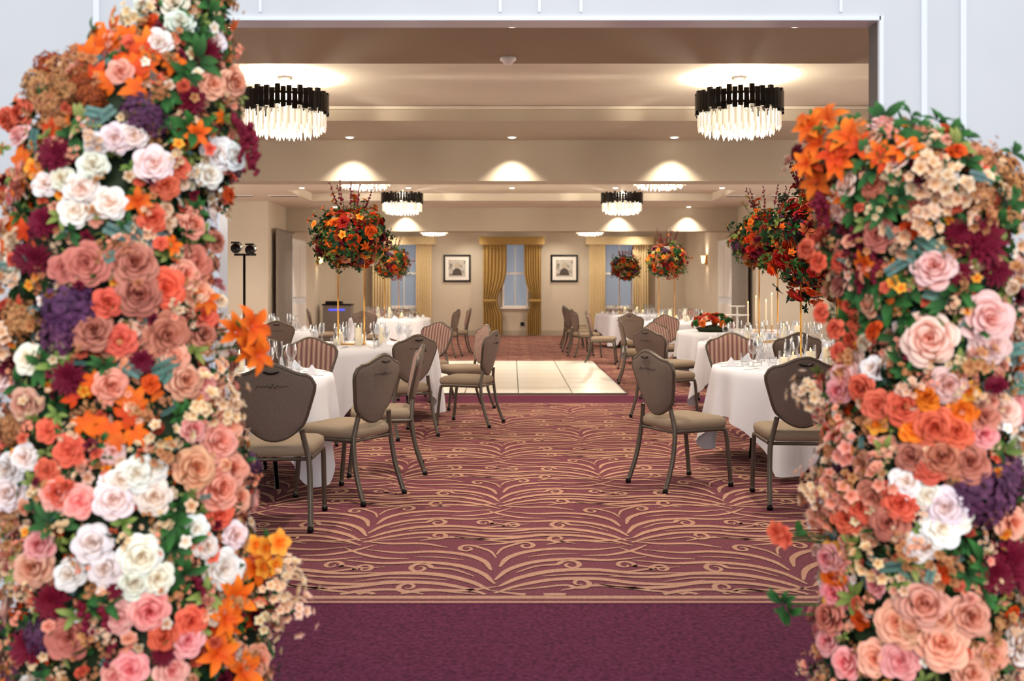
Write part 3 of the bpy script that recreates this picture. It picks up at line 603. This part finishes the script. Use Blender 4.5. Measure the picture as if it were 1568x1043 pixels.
sm=[('blossom','cream',.013,.02,2),('blossom','coral',.013,.02,1.5),('blossom','yell',.012,.018,.9),('blossom','white',.012,.018,1.2),('rose','coral',.014,.02,1.2),('rose','peach',.014,.02,1),('blossom','burg',.014,.02,.9),('rose','cream',.014,.02,.9),('spray','cream',.02,.03,2),('spray','tan',.02,.03,1.6),('spray','peach',.02,.03,1),('leaves','green',.024,.038,4.5),('leaves','lime',.02,.032,2),('euca','blueg',.018,.026,1.5)]
Lc.fill(5000,sm,space=.62);Rc.fill(5000,sm,space=.62)
fo=[('leaves','green',.035,.055),('leaves','dgreen',.035,.055),('leaves','lime',.025,.04),('euca','blueg',.025,.035),('spray','cream',.03,.045),('spray','tan',.03,.045),('leaves','green',.03,.045),('maple','deep',.03,.045),('spray','peach',.03,.04)]
Lc.foliage(900,fo);Rc.foliage(900,fo)
ed=[('spray','cream',.022,.034),('spray','tan',.022,.034),('leaves','green',.028,.045),('euca','blueg',.02,.03),('spray','peach',.022,.032),('leaves','lime',.022,.035),('leaves','dgreen',.028,.045)]
Lc.foliage(260,ed,off=.03);Rc.foliage(260,ed,off=.03)
for (px,py,L) in ((372,190,.13),(385,195,.13),(362,180,.12),(378,200,.1),(300,870,.1),(160,930,.14),(130,920,.1)):
    p,n,_=Lc.at(px,py); amar(Lc.mb,p+np.array([0,-.02,0]),L)
for (px,py,L) in ((1250,300,.09),(1300,330,.14),(1315,350,.16),(1330,350,.14),(1240,310,.07),(1322,400,.12)):
    p,n,_=Rc.at(px,py); amar(Rc.mb,p+np.array([0,-.03,0]),L)
for C in (Lc,Rc):
    lathe(C.mb,[(0.0,0.0),(.26,0),(.26,.02),(0.0,.03)],'dark',32,(C.cx[0],C.cy,0))
Lc.mb.obj('floral_arch_column'); Rc.mb.obj('floral_arch_column')
# ----------------------------------------------------------------- tall centerpieces
def centerpiece(seed,stemh=0.88,rad=.36,droop=0.0,dark=False):
    mb=MB()
    box(mb,-.15,.15,-.10,.10,0,.012,'gold')
    for sx in (-.14,.14):
        tube(mb,[(sx,0,.01),(sx,0,stemh)],.008,'gold',8)
    tube(mb,[(-.14,0,stemh),(0,0,stemh),(.14,0,stemh)],.007,'gold',8)
    tube(mb,[(-.14,-.09,.012),(-.14,.09,.012)],.007,'gold'); tube(mb,[(.14,-.09,.012),(.14,.09,.012)],.007,'gold')
    c=np.array([0,0,stemh+rad*.68]); lathe(mb,[(.0,-rad*.6),(rad*.4,-rad*.45),(rad*.6,0),(rad*.4,rad*.45),(0,rad*.6)],'flower',16,tuple(c),col=lin((24,34,16)))
    pl=[]
    ty=[('rose','deep',2),('rose','red',1.6),('dahlia','burg',2.2),('lily','orange',3),('rose','peach',1.2),('blossom','yell',1.2),('hyd','plum',.3),('rose','white',.2),('maple','orange',1.6)]
    if dark: ty=[('rose','red',2),('dahlia','burg',2.5),('lily','deep',2),('rose','deep',2),('maple','rust',2),('maple','orange',1),('hyd','plum',.5)]
    w=np.array([t[2] for t in ty]);w=w/w.sum()
    for i in range(420):
        n=rng.randn(3); n/=np.linalg.norm(n); k,pal,_=ty[rng.choice(len(ty),p=w)]; r=.04+.035*rng.rand(); 
        p=c+n*rad*np.array([1,1,.8])*(.65+.38*rng.rand()); 
        if n[2]<0: p[2]-=droop*rng.rand()
        if pl and min(np.linalg.norm(q-p) for q in pl)<.068: continue
        pl.append(p); place(mb,k,p,n+.3*rng.randn(3),r,pal)
    for i in range(300):
        n=rng.randn(3); n/=np.linalg.norm(n); p=c+n*rad*np.array([1,1,.85])*(.65+.5*rng.rand())
        if n[2]<-.2: p[2]-=droop*rng.rand()
        place(mb,['leaves','leaves','leaves','maple','spray'][rng.randint(5)],p,n+.5*rng.randn(3),.045+.04*rng.rand(),['green','dgreen','dgreen','rust','lime'][rng.randint(5)])
    for i in range(16):
        n=rng.randn(3); n[2]=abs(n[2])*1.1-.1; n/=np.linalg.norm(n); b=c+n*rad*.6; e=c+n*rad*(1.15+.3*rng.rand())
        tube(mb,[b,(b+e)/2,e],.003,'flower',5,col=lin((50,60,30)))
        for k in range(5): place(mb,'leaf',b+(e-b)*(.4+.15*k),n+.8*rng.randn(3),.05,['green','dgreen','lime'][rng.randint(3)])
        place(mb,['lily','maple','blossom'][rng.randint(3)],e,n,.045,['orange','deep','yell'][rng.randint(3)])
    for i in range(9):
        a=rng.rand()*6.28; d=np.array([.35*math.cos(a),.35*math.sin(a),1]); L=.16+.18*rng.rand(); b=c+np.array([d[0]*rad,d[1]*rad,rad*.7])
        tube(mb,[b,b+d*L*.5,b+d*L],.003,'flower',5,col=lin((50,60,30)))
        for k in range(7): place(mb,'pom',b+d*L*(.4+.6*k/6)+.006*rng.randn(3),(0,0,1),.014-.001*k,'burg')
    for i in range(10):
        a=rng.rand()*6.28; b=c+np.array([math.cos(a)*rad*.95,math.sin(a)*rad*.95,-rad*.3])
        for k in range(5): place(mb,'leaf',b+np.array([.01*k*math.cos(a),.01*k*math.sin(a),-.03*k]),rng.randn(3),.04,'green')
    return mb.mesh('tall_floral_centerpiece')
CP=[centerpiece(1,rad=.37),centerpiece(2,rad=.33),centerpiece(3,stemh=.80,rad=.36,droop=.3,dark=True),centerpiece(4,stemh=.85,rad=.30)]
for ci,x,y,r in ((0,-1.72,10.65,0),(1,-2.42,20.0,10),(2,2.38,7.72,0),(0,2.86,11.1,30),(1,2.78,17.9,0),(3,2.62,23.0,0)):
    put(CP[ci],'tall_floral_centerpiece',(x,y,TZ),r)
mb=MB(); 
for i in range(60):
    n=rng.randn(3); n[2]=abs(n[2]); n/=np.linalg.norm(n); place(mb,['rose','rose','dahlia','lily','leaves'][rng.randint(5)],n*np.array([.28,.16,.16])+np.array([0,0,.08]),n,.05,['orange','deep','red','peach','green'][rng.randint(5)])
lathe(mb,[(0,0.006),(.2,0.006),(.24,.05),(0,.1)],'flower',20,col=lin((30,40,20)))
mb.obj('low_floral_arrangement',(2.77,13.72,TZ))
mb=MB()
for x,y,h in ((-.12,0,.3),(0,.05,.38),(.12,-.02,.33),(.22,.06,.42)):
    lathe(mb,[(.035,0),(.035,.006),(.008,.012),(.008,.08),(.014,.09)],'gold',12,(x,y,0)); lathe(mb,[(.010,.085),(.009,.085+h),(0,.087+h)],'candle',10,(x,y,0)); lathe(mb,[(0,.087+h),(.006,.1+h),(0,.125+h)],'flame',8,(x,y,0),cap=False)
mb.obj('candlestick_group',(3.35,13.62,TZ))
mb=MB(); lathe(mb,[(.09,0),(.08,.01),(.015,.03),(.015,.20),(.17,.215),(.17,.225),(0,.225)],'white',28); lathe(mb,[(.05,.225),(.012,.24),(.012,.33),(.11,.34),(.11,.35),(0,.35)],'white',28)
mb.obj('cake_stand',(3.2,14.15,TZ))
# ================================================================= BACK WALL DETAILS
YB=28.2; SB=YB/F
def bx(px): return (px-784)*SB
def bz(py): return CH+(440-py)*SB
def curtain(mb,x0,x1,zt,zb,y,m,gather=None,nf=7,amp=.05):
    nu,nv=nf*8+1,20; u=np.linspace(0,1,nu); v=np.linspace(0,1,nv); V=[]
    for a in u:
        for b in v:
            z=zt+(zb-zt)*b
            if gather: side,zg,k=gather; g=math.exp(-((z-zg)/.45)**2); g2=max(g,0.45*(z<zg)); lo=x0 if side<0 else x1; x=x0+(x1-x0)*a; x=lo+(x-lo)*(1-k*g2)
            else: x=x0+(x1-x0)*a
            V.append((x,y-amp*(.6+.4*b)*math.sin(a*nf*2*math.pi)-.02*math.sin(a*9+b*2),z))
    mb.add(V,gridf(nu,nv),m)
def window(i,px0,px1,py0,py1,blind=True):
    x0,x1,z1,z0=bx(px0),bx(px1),bz(py0),bz(py1); mb=MB()
    box(mb,x0,x1,YB-.02,YB-.01,z0,z1,'pane'); f=.05
    for (a,b,c,d) in ((x0-f,x0,z0-f,z1+f),(x1,x1+f,z0-f,z1+f),(x0,x1,z1,z1+f),(x0,x1,z0-f,z0),(x0,x1,(z0+z1)/2-.03,(z0+z1)/2+.03)): box(mb,a,b,YB-.06,YB,c,d,'white')
    box(mb,(x0+x1)/2-.012,(x0+x1)/2+.012,YB-.04,YB-.02,z0,z1,'white')
    box(mb,x0-.12,x1+.12,YB-.10,YB,z0-f-.04,z0-f,'white'); mb.obj('window_%d'%i,vc=False)
window(1,772,806,370,468); window(2,598,640,370,468); window(3,926,970,370,468)
def drape(px0,px1,i0,i1,m,top,gat):
    mb=MB(); zt=bz(top); zb=0.03
    curtain(mb,bx(px0),bx(i0),zt,zb,YB-.22,m,(-1,1.0,.4) if gat else None); curtain(mb,bx(i1),bx(px1),zt,zb,YB-.22,m,(1,1.0,.4) if gat else None)
    if gat:
        for x in (bx(px0)+.18,bx(px1)-.18): lathe(mb,[(.19,-.03),(.20,0),(.19,.03)],m,16,(x,YB-.22,1.0),cap=False)
    a,b=bx(px0)-.1,bx(px1)+.1; box(mb,a,b,YB-.34,YB-.11,zt-.02,zt+.2,m)
    for k in range(int((b-a)/.06)): 
        box(mb,a+k*.06+.01,a+k*.06+.05,YB-.352,YB-.34,zt-.03,zt+.19,m)
    mb.obj('curtain_pair_with_pelmet',vc=False)
drape(740,828,776,802,'curtgold',374,True); drape(572,662,600,638,'curtcream',374,False); drape(901,993,926,967,'curtcream',374,False)
for i,px in enumerate((700,864)):
    x=bx(px); z=bz(411); h=.385; mb=MB()
    for (a,b,c,d) in ((-h,-h+.05,-h,h),(h-.05,h,-h,h),(-h+.05,h-.05,h-.05,h),(-h+.05,h-.05,-h,-h+.05)): box(mb,a,b,-.02,.02,c,d,'dark')
    box(mb,-h+.05,h-.05,-.004,.018,-h+.05,h-.05,'white'); box(mb,-.24,.24,-.008,-.004,-.24,.24,'art')
    V=[(.07*math.cos(t),-.0095,.08+.09*math.sin(t)) for t in np.linspace(0,2*np.pi,20,endpoint=False)]; mb.add(V,np.array([list(range(20))]),'skirt')
    V=[(-.15,-.0095,-.2),(.15,-.0095,-.2),(.11,-.0095,-.06),(.04,-.0095,0),(-.04,-.0095,0),(-.11,-.0095,-.06)]; mb.add(V,np.array([[0,1,2,3,4,5]]),'vent')
    mb.obj('framed_picture',(x,YB-.022,z),vc=False)
bobj('wall_vent',bx(797),bx(803),YB-.02,YB,.28,.38,'dark'); bobj('power_socket',bx(822),bx(827),YB-.012,YB,.42,.5,'white')
for s_ in (-1,1):
    mb=MB(); nu,nv=73,8; V=[]
    for a in np.linspace(0,1,nu):
        for b in np.linspace(0,1,nv): V.append((s_*(4.80-.04*math.sin(a*9*2*math.pi)),20.25+1.45*a,2.54+(0.03-2.54)*b))
    mb.add(V,gridf(nu,nv),'curtgrey'); tube(mb,[(s_*4.80,20.2,2.56),(s_*4.80,21.9,2.56)],.018,'nickel'); mb.obj('side_curtain',vc=False)
    mb=MB(); box(mb,s_*4.86-.03,s_*4.86+.03,21.85,23.35,0,2.45,'trimwhite')
    for k in range(2):
        y0=21.95+k*.7
        for z0,z1 in ((.2,1.0),(1.15,2.3)): box(mb,s_*4.82-.012,s_*4.82+.012,y0,y0+.6,z0,z1,'white')
    mb.obj('door_%d'%(1 if s_<0 else 2),vc=False)
    mb=MB(); box(mb,-.02,.02,-.04,.04,-.12,.12,'gold'); lathe(mb,[(.04,-.09),(.06,.09)],'shade',16,(-s_*.08,0,.02),cap=False); tube(mb,[(0,0,0),(-s_*.08,0,-.08)],.008,'gold')
    o=mb.obj('wall_sconce',(s_*4.88,25.0,2.05),vc=False); light('POINT','bulb',(-s_*.08,0,.02),20,parent=o,shadow_soft_size=.03)
    for x in (4.3,5.15):
        mb=MB(); box(mb,-.28,.28,-.09,.09,-.012,0,'white'); 
        for k in range(5): box(mb,-.26,.26,-.075+k*.032,-.06+k*.032,-.014,-.011,'vent')
        mb.obj('air_vent',(s_*x,18.8,ZS),vc=False)
mb=MB(); lathe(mb,[(0,-.05),(.03,-.05),(.045,-.03),(.06,-.02),(.062,0),(0,0)],'white',24); mb.obj('smoke_detector',(-.03,7.5,ZS),vc=False)
mb=MB(); lathe(mb,[(0,-.006),(.10,-.006),(.11,0),(0,0)],'white',28); mb.obj('ceiling_speaker',(2.83,11.3,ZS),vc=False)
mb=MB(); 
for a in (0.3,2.4,4.5): tube(mb,[(0,0,.75),(.42*math.cos(a),.42*math.sin(a),.01)],.011,'dark')
tube(mb,[(0,0,.2),(0,0,1.75)],.016,'dark'); tube(mb,[(-.12,0,1.76),(.14,0,1.76)],.014,'dark')
for x,z in ((-.08,1.86),(.09,1.84)):
    P=[(x,.07,z+.02),(x,.03,z),(x,-.09,z-.03)]; tube(mb,P,[.035,.055,.06],'dark',14); box(mb,x-.05,x+.05,-.11,-.09,z+.03,z+.05,'dark')
mb.obj('stage_light_stand',(-3.2,11.9,0),vc=False)
mb=MB(); box(mb,-.35,.35,-.22,.22,0,0.92,'curtgrey'); box(mb,-.2,.2,-.232,-.22,.78,.83,'blue'); box(mb,-.37,.37,-.24,.24,.92,.95,'dark'); box(mb,-.3,.1,-.15,.15,.95,1.02,'dark')
mb.obj('dj_booth',(-4.4,25.2,0),vc=False)
# ================================================================= LIGHT / WORLD / CAMERA
w=bpy.data.worlds.new('foyer_daylight'); bpy.context.scene.world=w; w.use_nodes=True
bg=w.node_tree.nodes['Background']; bg.inputs[0].default_value=(.90,.95,1.0,1); bg.inputs[1].default_value=1.2
l=light('AREA','foyer_window_light',(0.6,-3.0,3.2),230,(1,.99,.97),shape='RECTANGLE',size=3.0,size_y=2.0); l.rotation_euler=(math.radians(58),0,math.radians(6))
cam=bpy.data.cameras.new('camera'); co=bpy.data.objects.new('camera',cam); bpy.context.scene.collection.objects.link(co)
co.location=(0,0,CH); co.rotation_euler=(math.radians(90),0,0); cam.lens=35; cam.sensor_width=36; cam.shift_y=-0.052; cam.clip_end=100
cam.dof.use_dof=True; cam.dof.focus_distance=7.0; cam.dof.aperture_fstop=2.6
sc=bpy.context.scene; sc.camera=co
sc.view_settings.view_transform='Standard'; sc.view_settings.look='None'; sc.view_settings.exposure=0.0
